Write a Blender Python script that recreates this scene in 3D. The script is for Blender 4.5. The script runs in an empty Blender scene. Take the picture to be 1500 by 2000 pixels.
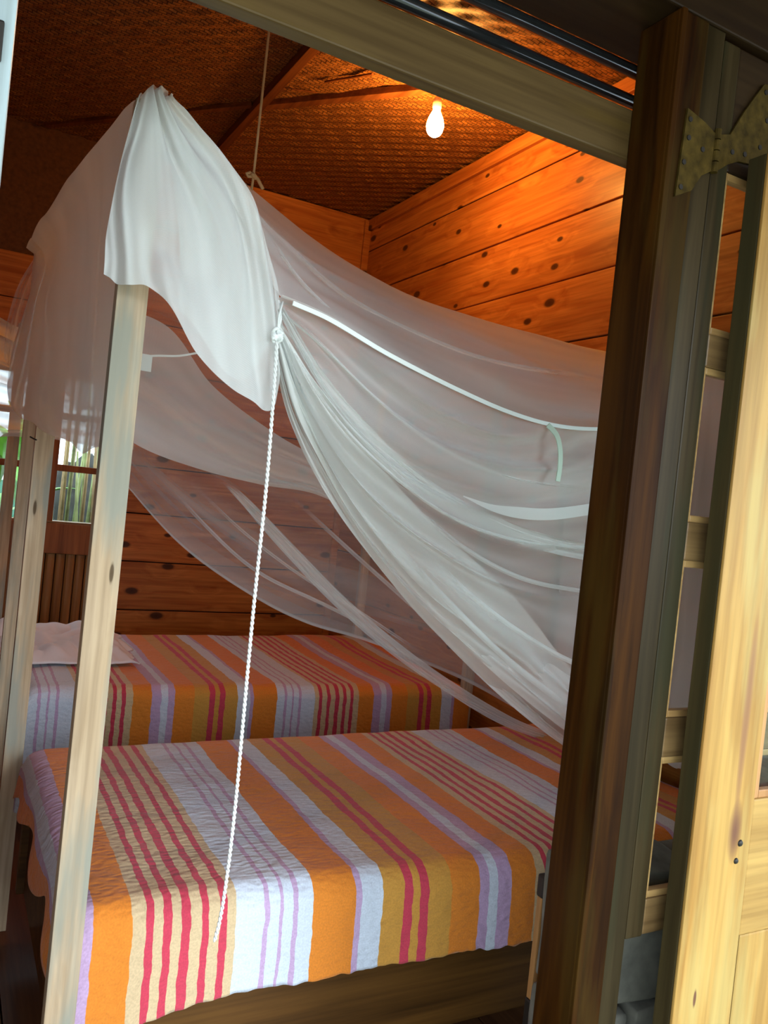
import bpy, bmesh, math, random
import numpy as np
from mathutils import Vector, Matrix, noise

random.seed(7)
S = bpy.context.scene
COL = S.collection

# ------------------------------------------------------------------ camera
F, CX, CY = 1599.3, 750.0, 1000.0            # focal length and centre in pixels of the 1500x2000 frame
def unit(v):
    v = np.array(v, float); return v / np.linalg.norm(v)
_x = unit((2970, -290, -F)); _y = unit((-850, 115, -F)); _y = unit(_y - _x * np.dot(_x, _y)); _z = np.cross(_x, _y)
R = np.array([_x, _y, _z])                   # camera axes -> world axes
CAM = np.array((0.0, 0.0, 1.35))
cam = bpy.data.cameras.new('camera'); cam_o = bpy.data.objects.new('camera', cam); COL.objects.link(cam_o)
cam.sensor_fit = 'VERTICAL'; cam.sensor_height = 24.0; cam.lens = F * 24.0 / 2000.0
cam.clip_start = 0.02; cam.clip_end = 200
m4 = Matrix.Identity(4)
for i in range(3):
    for j in range(3): m4[i][j] = R[i][j]
    m4[i][3] = CAM[i]
cam_o.matrix_world = m4
S.camera = cam_o

# ------------------------------------------------------------------ light
S.view_settings.view_transform = 'Standard'; S.view_settings.look = 'None'
S.view_settings.exposure = 0.0; S.view_settings.gamma = 1.0; S.view_settings.use_curve_mapping = False
S.cycles.transparent_max_bounces = 32; S.cycles.max_bounces = 8
S.cycles.sample_clamp_indirect = 6.0
W = bpy.data.worlds.new('sky'); S.world = W; W.use_nodes = True
bg = W.node_tree.nodes['Background']; bg.inputs['Color'].default_value = (0.74, 0.88, 1.0, 1); bg.inputs['Strength'].default_value = 4.5
sun = bpy.data.lights.new('sun', 'SUN'); sun.energy = 2.0; sun.angle = math.radians(24); sun.color = (0.86, 0.95, 1.0)
sun_o = bpy.data.objects.new('sun', sun); COL.objects.link(sun_o)
_az, _el = math.radians(21), math.radians(13)      # light comes from behind the camera, right and low
sun_dir = Vector((-math.sin(_az) * math.cos(_el), math.cos(_az) * math.cos(_el), -math.sin(_el)))
sun_o.rotation_euler = sun_dir.to_track_quat('-Z', 'Y').to_euler(); sun_o.location = (3, -6, 4)
BULB_STRENGTH = 430.0

# ------------------------------------------------------------------ helpers
def ray(x, y): return R @ np.array((x - CX, -(y - CY), -F))
def atY(x, y, Y): r = ray(x, y); return Vector(CAM + r * ((Y - CAM[1]) / r[1]))
def atX(x, y, X): r = ray(x, y); return Vector(CAM + r * ((X - CAM[0]) / r[0]))
def atZ(x, y, Z): r = ray(x, y); return Vector(CAM + r * ((Z - CAM[2]) / r[2]))

def link(name, me, mat=None, parent=None):
    o = bpy.data.objects.new(name, me); COL.objects.link(o)
    if mat is not None and not me.materials: me.materials.append(mat)
    if parent is not None:
        o.parent = parent
        if parent.type == 'EMPTY': o.matrix_parent_inverse = Matrix.Translation(-parent.location)
    return o
def obj(name, bm, mat, parent=None, smooth=False):
    me = bpy.data.meshes.new(name); bm.normal_update(); bm.to_mesh(me); bm.free()
    if smooth: me.polygons.foreach_set('use_smooth', [True] * len(me.polygons))
    return link(name, me, mat, parent)
def empty(name, loc):
    o = bpy.data.objects.new(name, None); COL.objects.link(o); o.location = loc; o.empty_display_size = .1
    return o
def tag(o, label, cat, group=None):
    o['label'] = label; o['category'] = cat
    if group: o['group'] = group
    return o
def thing(name, loc, label, cat, group=None): return tag(empty(name, loc), label, cat, group)
def structure(o, label=None, cat=None):
    o['kind'] = 'structure'
    if label: o['label'] = label
    if cat: o['category'] = cat
    return o

def add_box(bm, lo, hi, bevel=0.0, rot=None, pivot=None):
    lo, hi = Vector(lo), Vector(hi)
    r = bmesh.ops.create_cube(bm, size=1.0)
    vs = r['verts']
    c = (lo + hi) / 2; s = hi - lo
    for v in vs: v.co = Vector((v.co.x * s.x, v.co.y * s.y, v.co.z * s.z)) + c
    if bevel > 0:
        es = {e for v in vs for e in v.link_edges}
        b = bmesh.ops.bevel(bm, geom=list(es), offset=bevel, segments=2, affect='EDGES', profile=.6)
        vs = list({v for f in b['faces'] for v in f.verts} | {v for v in vs if v.is_valid})
    if rot is not None:
        p = Vector(pivot) if pivot is not None else c
        for v in vs: v.co = rot @ (v.co - p) + p
    return vs
def box(name, lo, hi, mat, parent=None, bevel=0.0, rot=None, pivot=None):
    bm = bmesh.new(); add_box(bm, lo, hi, bevel, rot, pivot)
    return obj(name, bm, mat, parent)
def beam_between(name, a, b, w, h, mat, parent=None, bevel=.002, up=(0, 0, 1)):
    a, b = Vector(a), Vector(b); d = (b - a); L = d.length; d.normalize()
    u = Vector(up); s = d.cross(u).normalized(); u = s.cross(d)
    bm = bmesh.new(); vs = add_box(bm, (0, -w / 2, -h / 2), (L, w / 2, h / 2), bevel)
    for v in bm.verts: v.co = a + d * v.co.x + s * v.co.y + u * v.co.z
    return obj(name, bm, mat, parent)
def catmull(P, n):
    P = np.array(P, float)
    t = np.concatenate(([0], np.cumsum(np.sqrt((np.diff(P, axis=0) ** 2).sum(1)) ** .5)))
    tt = np.linspace(0, t[-1], n); out = np.zeros((n, P.shape[1]))
    Q = np.vstack((2 * P[0] - P[1], P, 2 * P[-1] - P[-2])); T = np.concatenate(([t[0] - (t[1] - t[0])], t, [2 * t[-1] - t[-2]]))
    for k, x in enumerate(tt):
        i = min(max(np.searchsorted(t, x, side='right') - 1, 0), len(P) - 2)
        t0, t1, t2, t3 = T[i:i + 4]; p0, p1, p2, p3 = Q[i:i + 4]
        A1 = (t1 - x) / (t1 - t0) * p0 + (x - t0) / (t1 - t0) * p1
        A2 = (t2 - x) / (t2 - t1) * p1 + (x - t1) / (t2 - t1) * p2
        A3 = (t3 - x) / (t3 - t2) * p2 + (x - t2) / (t3 - t2) * p3
        B1 = (t2 - x) / (t2 - t0) * A1 + (x - t0) / (t2 - t0) * A2
        B2 = (t3 - x) / (t3 - t1) * A2 + (x - t1) / (t3 - t1) * A3
        out[k] = (t2 - x) / (t2 - t1) * B1 + (x - t1) / (t2 - t1) * B2
    return out
def tube(bm, pts, rad, seg=8, cap=True):
    pts = [Vector(p) for p in pts]; rings = []
    n = len(pts); up = Vector((.13, .21, .97))
    for i, p in enumerate(pts):
        d = (pts[min(i + 1, n - 1)] - pts[max(i - 1, 0)]).normalized()
        s = d.cross(up)
        if s.length < 1e-3: s = d.cross(Vector((1, 0, 0)))
        s.normalize(); t = s.cross(d)
        r = rad[i] if hasattr(rad, '__len__') else rad
        rings.append([bm.verts.new(p + (s * math.cos(a) + t * math.sin(a)) * r) for a in [2 * math.pi * k / seg for k in range(seg)]])
    for i in range(n - 1):
        for k in range(seg):
            bm.faces.new((rings[i][k], rings[i][(k + 1) % seg], rings[i + 1][(k + 1) % seg], rings[i + 1][k]))
    if cap:
        bm.faces.new(rings[0][::-1]); bm.faces.new(rings[-1])
def twisted(bm, pts, r, pitch=.014, seg=6):
    P = catmull(pts, 400); d = np.concatenate(([0], np.cumsum(np.sqrt((np.diff(P, axis=0) ** 2).sum(1)))))
    N = int(min(900, max(60, d[-1] / pitch * 8))); tt = np.linspace(0, d[-1], N)
    Q = np.stack([np.interp(tt, d, P[:, k]) for k in range(3)], 1)
    for ph in (0, math.pi):
        pl = []
        for i in range(N):
            a = tt[i] / pitch * 2 * math.pi / 2 + ph
            pl.append(Vector(Q[i]) + Vector((math.cos(a), math.sin(a), 0)) * r * .5)
        tube(bm, pl, r * .58, seg)
def lathe(bm, prof, c, seg=24):
    rings = []
    for r, z in prof:
        if r < 1e-5: rings.append([bm.verts.new((c[0], c[1], c[2] + z))])
        else: rings.append([bm.verts.new((c[0] + r * math.cos(2 * math.pi * k / seg), c[1] + r * math.sin(2 * math.pi * k / seg), c[2] + z)) for k in range(seg)])
    for a, b in zip(rings, rings[1:]):
        for k in range(seg):
            q = [a[k % len(a)], a[(k + 1) % len(a)], b[(k + 1) % len(b)], b[k % len(b)]]
            q = [v for i, v in enumerate(q) if v not in q[:i]]
            if len(q) > 2: bm.faces.new(q)

# ------------------------------------------------------------------ materials
def new_mat(name):
    m = bpy.data.materials.new(name); m.use_nodes = True
    nt = m.node_tree; nt.nodes.clear()
    return m, nt, (lambda t, **k: _node(nt, t, **k))
def _node(nt, t, **k):
    n = nt.nodes.new(t)
    for a, v in k.items():
        if a.startswith('i_'): n.inputs[a[2:].replace('_', ' ')].default_value = v
        else: setattr(n, a, v)
    return n
def ramp(nd, stops, interp='LINEAR'):
    n = nd('ShaderNodeValToRGB'); cr = n.color_ramp; cr.interpolation = interp
    while len(cr.elements) < len(stops): cr.elements.new(.5)
    for e, (p, c) in zip(cr.elements, stops):
        e.position = p; e.color = c if len(c) == 4 else (*c, 1)
    return n
def simple(name, color, rough=.6, metal=0.0, bump=0.0, bscale=80, var=0.0):
    m, nt, nd = new_mat(name); L = nt.links.new
    out = nd('ShaderNodeOutputMaterial'); p = nd('ShaderNodeBsdfPrincipled')
    p.inputs['Base Color'].default_value = (*color, 1); p.inputs['Roughness'].default_value = rough; p.inputs['Metallic'].default_value = metal
    L(p.outputs[0], out.inputs[0])
    if bump or var:
        tc = nd('ShaderNodeTexCoord'); nz = nd('ShaderNodeTexNoise'); nz.inputs['Scale'].default_value = bscale; nz.inputs['Detail'].default_value = 5
        L(tc.outputs['Object'], nz.inputs['Vector'])
        if bump:
            b = nd('ShaderNodeBump'); b.inputs['Strength'].default_value = bump; b.inputs['Distance'].default_value = .004
            L(nz.outputs[0], b.inputs['Height']); L(b.outputs[0], p.inputs['Normal'])
        if var:
            r = ramp(nd, [(.3, [c * (1 - var) for c in color]), (.7, [min(1, c * (1 + var)) for c in color])])
            L(nz.outputs[0], r.inputs[0]); L(r.outputs[0], p.inputs['Base Color'])
    return m
def wood(name, axis, light, dark, rough=.45, grain=1.0, knots=0.0, knot_color=(.06, .018, .006), stain=None, stain_amt=.5, coat=0.0, contrast=1.0, knot_size=.12, spec=.22, spots=(), knot_cell=(3.2, 6.0), across=None):
    """axis = grain direction 0/1/2; colours linear; knots 0..1 share of cells that hold a knot"""
    m, nt, nd = new_mat(name); L = nt.links.new
    out = nd('ShaderNodeOutputMaterial'); p = nd('ShaderNodeBsdfPrincipled'); L(p.outputs[0], out.inputs[0])
    p.inputs['Roughness'].default_value = rough; p.inputs['Specular IOR Level'].default_value = spec
    p.inputs['Coat Weight'].default_value = coat; p.inputs['Coat Roughness'].default_value = .15
    tc = nd('ShaderNodeTexCoord'); oi = nd('ShaderNodeObjectInfo')
    off = nd('ShaderNodeVectorMath', operation='SCALE'); cmb = nd('ShaderNodeCombineXYZ')
    L(oi.outputs['Random'], cmb.inputs[0]); L(oi.outputs['Random'], cmb.inputs[1]); L(oi.outputs['Random'], cmb.inputs[2])
    L(cmb.outputs[0], off.inputs[0]); off.inputs['Scale'].default_value = 37.0
    add = nd('ShaderNodeVectorMath', operation='ADD'); L(tc.outputs['Object'], add.inputs[0]); L(off.outputs[0], add.inputs[1])
    def mapped(sc_along, sc_across):
        mp = nd('ShaderNodeMapping'); s = [sc_across] * 3; s[axis] = sc_along; mp.inputs['Scale'].default_value = s
        L(add.outputs[0], mp.inputs['Vector']); return mp
    # knots bend the grain around them
    sx = nd('ShaderNodeSeparateXYZ'); L(add.outputs[0], sx.inputs[0]); cm = nd('ShaderNodeCombineXYZ')
    ac = across if across is not None else {0: 2, 1: 2, 2: 0}[axis]
    for q, (ax_, sc_) in enumerate(((axis, knot_cell[0]), (ac, knot_cell[1]))):
        mm = nd('ShaderNodeMath', operation='MULTIPLY'); mm.inputs[1].default_value = sc_; L(sx.outputs[ax_], mm.inputs[0]); L(mm.outputs[0], cm.inputs[q])
    vo = nd('ShaderNodeTexVoronoi', voronoi_dimensions='2D'); L(cm.outputs[0], vo.inputs['Vector']); vo.inputs['Scale'].default_value = 1.0
    g1 = mapped(1.3 * grain, 22 * grain); n1 = nd('ShaderNodeTexNoise'); n1.inputs['Detail'].default_value = 6; n1.inputs['Distortion'].default_value = .6; n1.inputs['Scale'].default_value = 1
    warp = nd('ShaderNodeVectorMath', operation='ADD'); wsc = nd('ShaderNodeMath', operation='MULTIPLY')
    kd = nd('ShaderNodeMapRange'); kd.inputs['From Min'].default_value = 0; kd.inputs['From Max'].default_value = .45; kd.inputs['To Min'].default_value = 1.4 * knots; kd.inputs['To Max'].default_value = 0
    L(vo.outputs['Distance'], kd.inputs['Value'])
    L(kd.outputs[0], wsc.inputs[0]); wsc.inputs[1].default_value = 1.0
    L(g1.outputs[0], warp.inputs[0]); L(wsc.outputs[0], warp.inputs[1]); L(warp.outputs[0], n1.inputs['Vector'])
    c = contrast
    mid = [(a + b) / 2 for a, b in zip(light, dark)]
    lo = [m_ + (d - m_) * c for d, m_ in zip(dark, mid)]; hi = [m_ + (l - m_) * c for l, m_ in zip(light, mid)]
    r1 = ramp(nd, [(.32, [max(0, x) for x in lo]), (.66, hi)]); L(n1.outputs[0], r1.inputs[0])
    col = r1.outputs[0]
    g2 = mapped(.9, 4.0); n2 = nd('ShaderNodeTexNoise'); n2.inputs['Detail'].default_value = 3; n2.inputs['Scale'].default_value = 1; L(g2.outputs[0], n2.inputs['Vector'])
    mx = nd('ShaderNodeMix', data_type='RGBA', blend_type='MULTIPLY'); mx.inputs['Factor'].default_value = .55
    r2 = ramp(nd, [(.3, (.62, .58, .55)), (.7, (1.12, 1.12, 1.12))]); L(n2.outputs[0], r2.inputs[0])
    L(col, mx.inputs['A']); L(r2.outputs[0], mx.inputs['B']); col = mx.outputs['Result']
    g4 = mapped(3.0 * grain, 95 * grain); n4 = nd('ShaderNodeTexNoise'); n4.inputs['Detail'].default_value = 4; n4.inputs['Scale'].default_value = 1; L(g4.outputs[0], n4.inputs['Vector'])
    r4 = ramp(nd, [(.30, (.66, .62, .58)), (.62, (1.1, 1.1, 1.1))]); L(n4.outputs[0], r4.inputs[0])
    m4_ = nd('ShaderNodeMix', data_type='RGBA', blend_type='MULTIPLY'); m4_.inputs['Factor'].default_value = .7; L(col, m4_.inputs['A']); L(r4.outputs[0], m4_.inputs['B']); col = m4_.outputs['Result']
    if stain is not None:
        g3 = mapped(2.2, 16); n3 = nd('ShaderNodeTexNoise'); n3.inputs['Detail'].default_value = 5; n3.inputs['Scale'].default_value = 1; L(g3.outputs[0], n3.inputs['Vector'])
        r3 = ramp(nd, [(.48, (0, 0, 0)), (.60, (stain_amt,) * 3)]); L(n3.outputs[0], r3.inputs[0])
        ms = nd('ShaderNodeMix', data_type='RGBA'); L(r3.outputs[0], ms.inputs['Factor']); L(col, ms.inputs['A']); ms.inputs['B'].default_value = (*stain, 1); col = ms.outputs['Result']
    if knots > 0:
        sep = nd('ShaderNodeSeparateColor'); L(vo.outputs['Color'], sep.inputs[0])
        gate = nd('ShaderNodeMath', operation='LESS_THAN'); L(sep.outputs[0], gate.inputs[0]); gate.inputs[1].default_value = knots
        szr = nd('ShaderNodeMapRange'); szr.inputs['To Min'].default_value = knot_size * .45; szr.inputs['To Max'].default_value = knot_size; L(sep.outputs[1], szr.inputs['Value'])
        dv = nd('ShaderNodeMath', operation='DIVIDE'); L(vo.outputs['Distance'], dv.inputs[0]); L(szr.outputs[0], dv.inputs[1])
        rk = ramp(nd, [(.0, (1, 1, 1)), (.62, (.92,) * 3), (.8, (.35,) * 3), (1, (0, 0, 0))]); L(dv.outputs[0], rk.inputs[0])
        kf = nd('ShaderNodeMath', operation='MULTIPLY'); L(rk.outputs[0], kf.inputs[0]); L(gate.outputs[0], kf.inputs[1])
        mk = nd('ShaderNodeMix', data_type='RGBA'); L(kf.outputs[0], mk.inputs['Factor']); L(col, mk.inputs['A']); mk.inputs['B'].default_value = (*knot_color, 1); col = mk.outputs['Result']
    for (ax, az, rx, rz, colr, amt) in spots:          # single knots and resin streaks at fixed places on the board
        so = nd('ShaderNodeSeparateXYZ'); L(tc.outputs['Object'], so.inputs[0]); tt = []
        for ch, c0, rr in ((0, ax, rx), (2, az, rz)):
            a_ = nd('ShaderNodeMath', operation='SUBTRACT'); L(so.outputs[ch], a_.inputs[0]); a_.inputs[1].default_value = c0
            b_ = nd('ShaderNodeMath', operation='DIVIDE'); L(a_.outputs[0], b_.inputs[0]); b_.inputs[1].default_value = rr
            c_ = nd('ShaderNodeMath', operation='POWER'); L(b_.outputs[0], c_.inputs[0]); c_.inputs[1].default_value = 2; tt.append(c_)
        sm_ = nd('ShaderNodeMath', operation='ADD'); L(tt[0].outputs[0], sm_.inputs[0]); L(tt[1].outputs[0], sm_.inputs[1])
        nn = nd('ShaderNodeMath', operation='MULTIPLY_ADD'); L(n1.outputs[0], nn.inputs[0]); nn.inputs[1].default_value = 1.4; L(sm_.outputs[0], nn.inputs[2])
        rs = ramp(nd, [(.45, (amt,) * 3), (1.0, (0, 0, 0))]); hv = nd('ShaderNodeMath', operation='MULTIPLY'); hv.inputs[1].default_value = .6; L(nn.outputs[0], hv.inputs[0]); L(hv.outputs[0], rs.inputs[0])
        mq = nd('ShaderNodeMix', data_type='RGBA'); L(rs.outputs[0], mq.inputs['Factor']); L(col, mq.inputs['A']); mq.inputs['B'].default_value = (*colr, 1); col = mq.outputs['Result']
    L(col, p.inputs['Base Color'])
    b = nd('ShaderNodeBump'); b.inputs['Strength'].default_value = .25; b.inputs['Distance'].default_value = .002; L(n1.outputs[0], b.inputs['Height']); L(b.outputs[0], p.inputs['Normal'])
    return m

ORL, ORD = (.62, .235, .055), (.40, .115, .022)
M = {}
M['wall_y'] = wood('varnished_pine_along_y', 1, ORL, ORD, .42, knots=.62, coat=.05, knot_size=.155)
M['wall_x'] = wood('varnished_pine_along_x', 0, ORL, ORD, .45, knots=.5, coat=.05, knot_size=.17)
M['gap'] = simple('dark_gap', (.015, .006, .003), .9)
M['post'] = wood('raw_pine_post', 2, (.64, .48, .325), (.48, .335, .20), .65, knots=.22, knot_color=(.10, .06, .03), stain=(.27, .28, .235), stain_amt=.8, knot_size=.10, knot_cell=(3.0, 14), spec=.15)
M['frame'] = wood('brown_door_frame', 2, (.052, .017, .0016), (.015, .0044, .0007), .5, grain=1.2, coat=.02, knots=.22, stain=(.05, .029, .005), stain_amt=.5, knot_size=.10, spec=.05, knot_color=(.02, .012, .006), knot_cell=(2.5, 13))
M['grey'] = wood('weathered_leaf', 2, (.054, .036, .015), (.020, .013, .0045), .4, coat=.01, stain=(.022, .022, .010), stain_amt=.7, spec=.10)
M['grey_x'] = wood('weathered_rail', 0, (.21, .125, .05), (.125, .07, .027), .4, coat=.04)
_k = atY(1434, 1625, .912)
M['pine'] = wood('bright_pine_leaf', 2, (.47, .275, .075), (.335, .165, .036), .45, grain=.8, knots=.25, knot_color=(.13, .05, .03), stain=(.46, .36, .13), stain_amt=.5, coat=.03, knot_size=.08, knot_cell=(2.2, 9), spec=.2,
                 spots=((_k.x, _k.z, .020, .062, (.12, .04, .03), .9), (_k.x - .002, _k.z + .19, .011, .20, (.25, .11, .055), .75)))
M['pine_x'] = wood('bright_pine_rail', 0, (.48, .29, .085), (.365, .20, .052), .45, coat=.03, spec=.2)
M['edge'] = wood('shaded_leaf_edge', 2, (.075, .052, .018), (.03, .02, .007), .55, stain=(.035, .028, .01), stain_amt=.7, spec=.15)  # colour darkened to carry the shade on the front leaf's unlit side
M['bead'] = wood('glazing_bead', 0, (.50, .31, .12), (.34, .19, .07), .35, coat=.2)
M['bead_z'] = wood('glazing_bead_upright', 2, (.52, .26, .10), (.36, .16, .055), .35, coat=.15)
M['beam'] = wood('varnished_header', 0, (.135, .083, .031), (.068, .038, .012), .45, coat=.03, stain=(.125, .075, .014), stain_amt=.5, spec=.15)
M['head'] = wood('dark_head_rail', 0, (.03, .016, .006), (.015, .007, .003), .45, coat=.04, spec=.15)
M['batten'] = wood('ceiling_batten', 1, (.26, .09, .028), (.13, .04, .012), .5)
M['sash'] = wood('window_sash', 2, (.36, .13, .035), (.22, .07, .018), .5)
M['bamboo'] = wood('bamboo_slat', 2, (.42, .21, .075), (.26, .11, .035), .45)
M['floor'] = wood('floor_board', 1, (.16, .07, .03), (.08, .03, .012), .4)
M['rail'] = wood('bed_rail', 0, (.13, .055, .010), (.06, .024, .004), .55, coat=.1)
M['skylit_blue'] = wood('skylit_leaf', 2, (.46, .56, .60), (.36, .44, .48), .4, coat=.2)  # wood of the left leaf, bluish light of the sky put into its colour
M['brass'] = simple('tarnished_brass', (.055, .033, .006), .7, .0, bump=.4, bscale=60, var=.45)
M['brass'].node_tree.nodes['Principled BSDF'].inputs['Specular IOR Level'].default_value = .08
M['iron'] = simple('dark_iron', (.035, .03, .026), .5, .7)
M['rod'] = simple('glossy_black_rod', (.012, .013, .014), .12, .0)
M['mattress'] = simple('mattress_cloth', (.5, .46, .4), .9)
M['cord'] = simple('white_cord', (.86, .86, .84), .7)
M['string'] = simple('tan_string', (.58, .34, .16), .8)
M['tape'] = simple('white_tape', (.88, .90, .88), .75)
M['greentape'] = simple('pale_green_tape', (.52, .60, .50), .8)
M['socket'] = simple('white_bakelite', (.75, .66, .5), .4)
M['sheet'] = simple('white_sheet', (.80, .78, .82), .85, bump=.35, bscale=28)
M['leaf'] = simple('leaf_green', (.24, .56, .07), .45, var=.35, bscale=9)
M['cane'] = simple('cane_green', (.46, .50, .22), .5, var=.35, bscale=14)
M['drycane'] = simple('cane_dry', (.52, .33, .16), .6, var=.3, bscale=14)
M['soil'] = simple('dark_soil', (.045, .04, .035), .95, bump=.6, bscale=12, var=.4)
M['ground'] = simple('outdoor_ground', (.34, .36, .25), .9, bump=.3, bscale=4, var=.3)
M['teal'] = simple('teal_board', (.05, .42, .22), .6)
M['stone'] = simple('grey_stone', (.135, .125, .10), .85, bump=.7, bscale=22, var=.35)

def mat_glass():
    m, nt, nd = new_mat('window_glass'); L = nt.links.new
    out = nd('ShaderNodeOutputMaterial'); tr = nd('ShaderNodeBsdfTransparent'); gl = nd('ShaderNodeBsdfGlossy'); mx = nd('ShaderNodeMixShader'); fr = nd('ShaderNodeFresnel')
    tr.inputs[0].default_value = (.92, .96, .95, 1); gl.inputs['Roughness'].default_value = .03; fr.inputs['IOR'].default_value = 1.55
    geo = nd('ShaderNodeNewGeometry'); ff = nd('ShaderNodeMath', operation='SUBTRACT'); ff.inputs[0].default_value = 1; L(geo.outputs['Backfacing'], ff.inputs[1])
    fm = nd('ShaderNodeMath', operation='MULTIPLY'); L(fr.outputs[0], fm.inputs[0]); L(ff.outputs[0], fm.inputs[1]); L(fm.outputs[0], mx.inputs[0]); L(tr.outputs[0], mx.inputs[1]); L(gl.outputs[0], mx.inputs[2]); L(mx.outputs[0], out.inputs[0])
    return m
M['glass'] = mat_glass()

def mat_net(name, color=(.90, .91, .90)):
    """gauze: per-vertex weave density, more cover where the cloth is seen edge-on, as any mesh fabric"""
    m, nt, nd = new_mat(name); L = nt.links.new
    out = nd('ShaderNodeOutputMaterial'); tr = nd('ShaderNodeBsdfTransparent'); df = nd('ShaderNodeBsdfDiffuse'); tl = nd('ShaderNodeBsdfTranslucent')
    df.inputs[0].default_value = (*color, 1); tl.inputs[0].default_value = (*color, 1)
    cl = nd('ShaderNodeMixShader'); cl.inputs[0].default_value = .27; L(df.outputs[0], cl.inputs[1]); L(tl.outputs[0], cl.inputs[2])
    at = nd('ShaderNodeAttribute', attribute_name='dens')
    lw = nd('ShaderNodeLayerWeight'); lw.inputs['Blend'].default_value = .5
    cosn = nd('ShaderNodeMath', operation='SUBTRACT'); cosn.inputs[0].default_value = 1; L(lw.outputs['Facing'], cosn.inputs[1])
    mxm = nd('ShaderNodeMath', operation='MAXIMUM'); L(cosn.outputs[0], mxm.inputs[0]); mxm.inputs[1].default_value = .22
    inv = nd('ShaderNodeMath', operation='DIVIDE'); inv.inputs[0].default_value = 1; L(mxm.outputs[0], inv.inputs[1])
    om = nd('ShaderNodeMath', operation='SUBTRACT'); om.inputs[0].default_value = 1; L(at.outputs['Fac'], om.inputs[1])
    pw = nd('ShaderNodeMath', operation='POWER'); L(om.outputs[0], pw.inputs[0]); L(inv.outputs[0], pw.inputs[1])
    al = nd('ShaderNodeMath', operation='SUBTRACT', use_clamp=True); al.inputs[0].default_value = 1; L(pw.outputs[0], al.inputs[1])
    # fine weave
    uv = nd('ShaderNodeUVMap'); wv = nd('ShaderNodeTexChecker'); wv.inputs['Scale'].default_value = 900
    wv.inputs['Color1'].default_value = (1, 1, 1, 1); wv.inputs['Color2'].default_value = (.78, .78, .78, 1)
    L(uv.outputs[0], wv.inputs['Vector'])
    ml = nd('ShaderNodeMath', operation='MULTIPLY', use_clamp=True); L(al.outputs[0], ml.inputs[0]); L(wv.outputs['Color'], ml.inputs[1])
    mx = nd('ShaderNodeMixShader'); L(ml.outputs[0], mx.inputs[0]); L(tr.outputs[0], mx.inputs[1]); L(cl.outputs[0], mx.inputs[2]); L(mx.outputs[0], out.inputs[0])
    return m
M['net'] = mat_net('net_gauze')
M['net_old'] = mat_net('net_gauze_cream', (.86, .82, .74))

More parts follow.
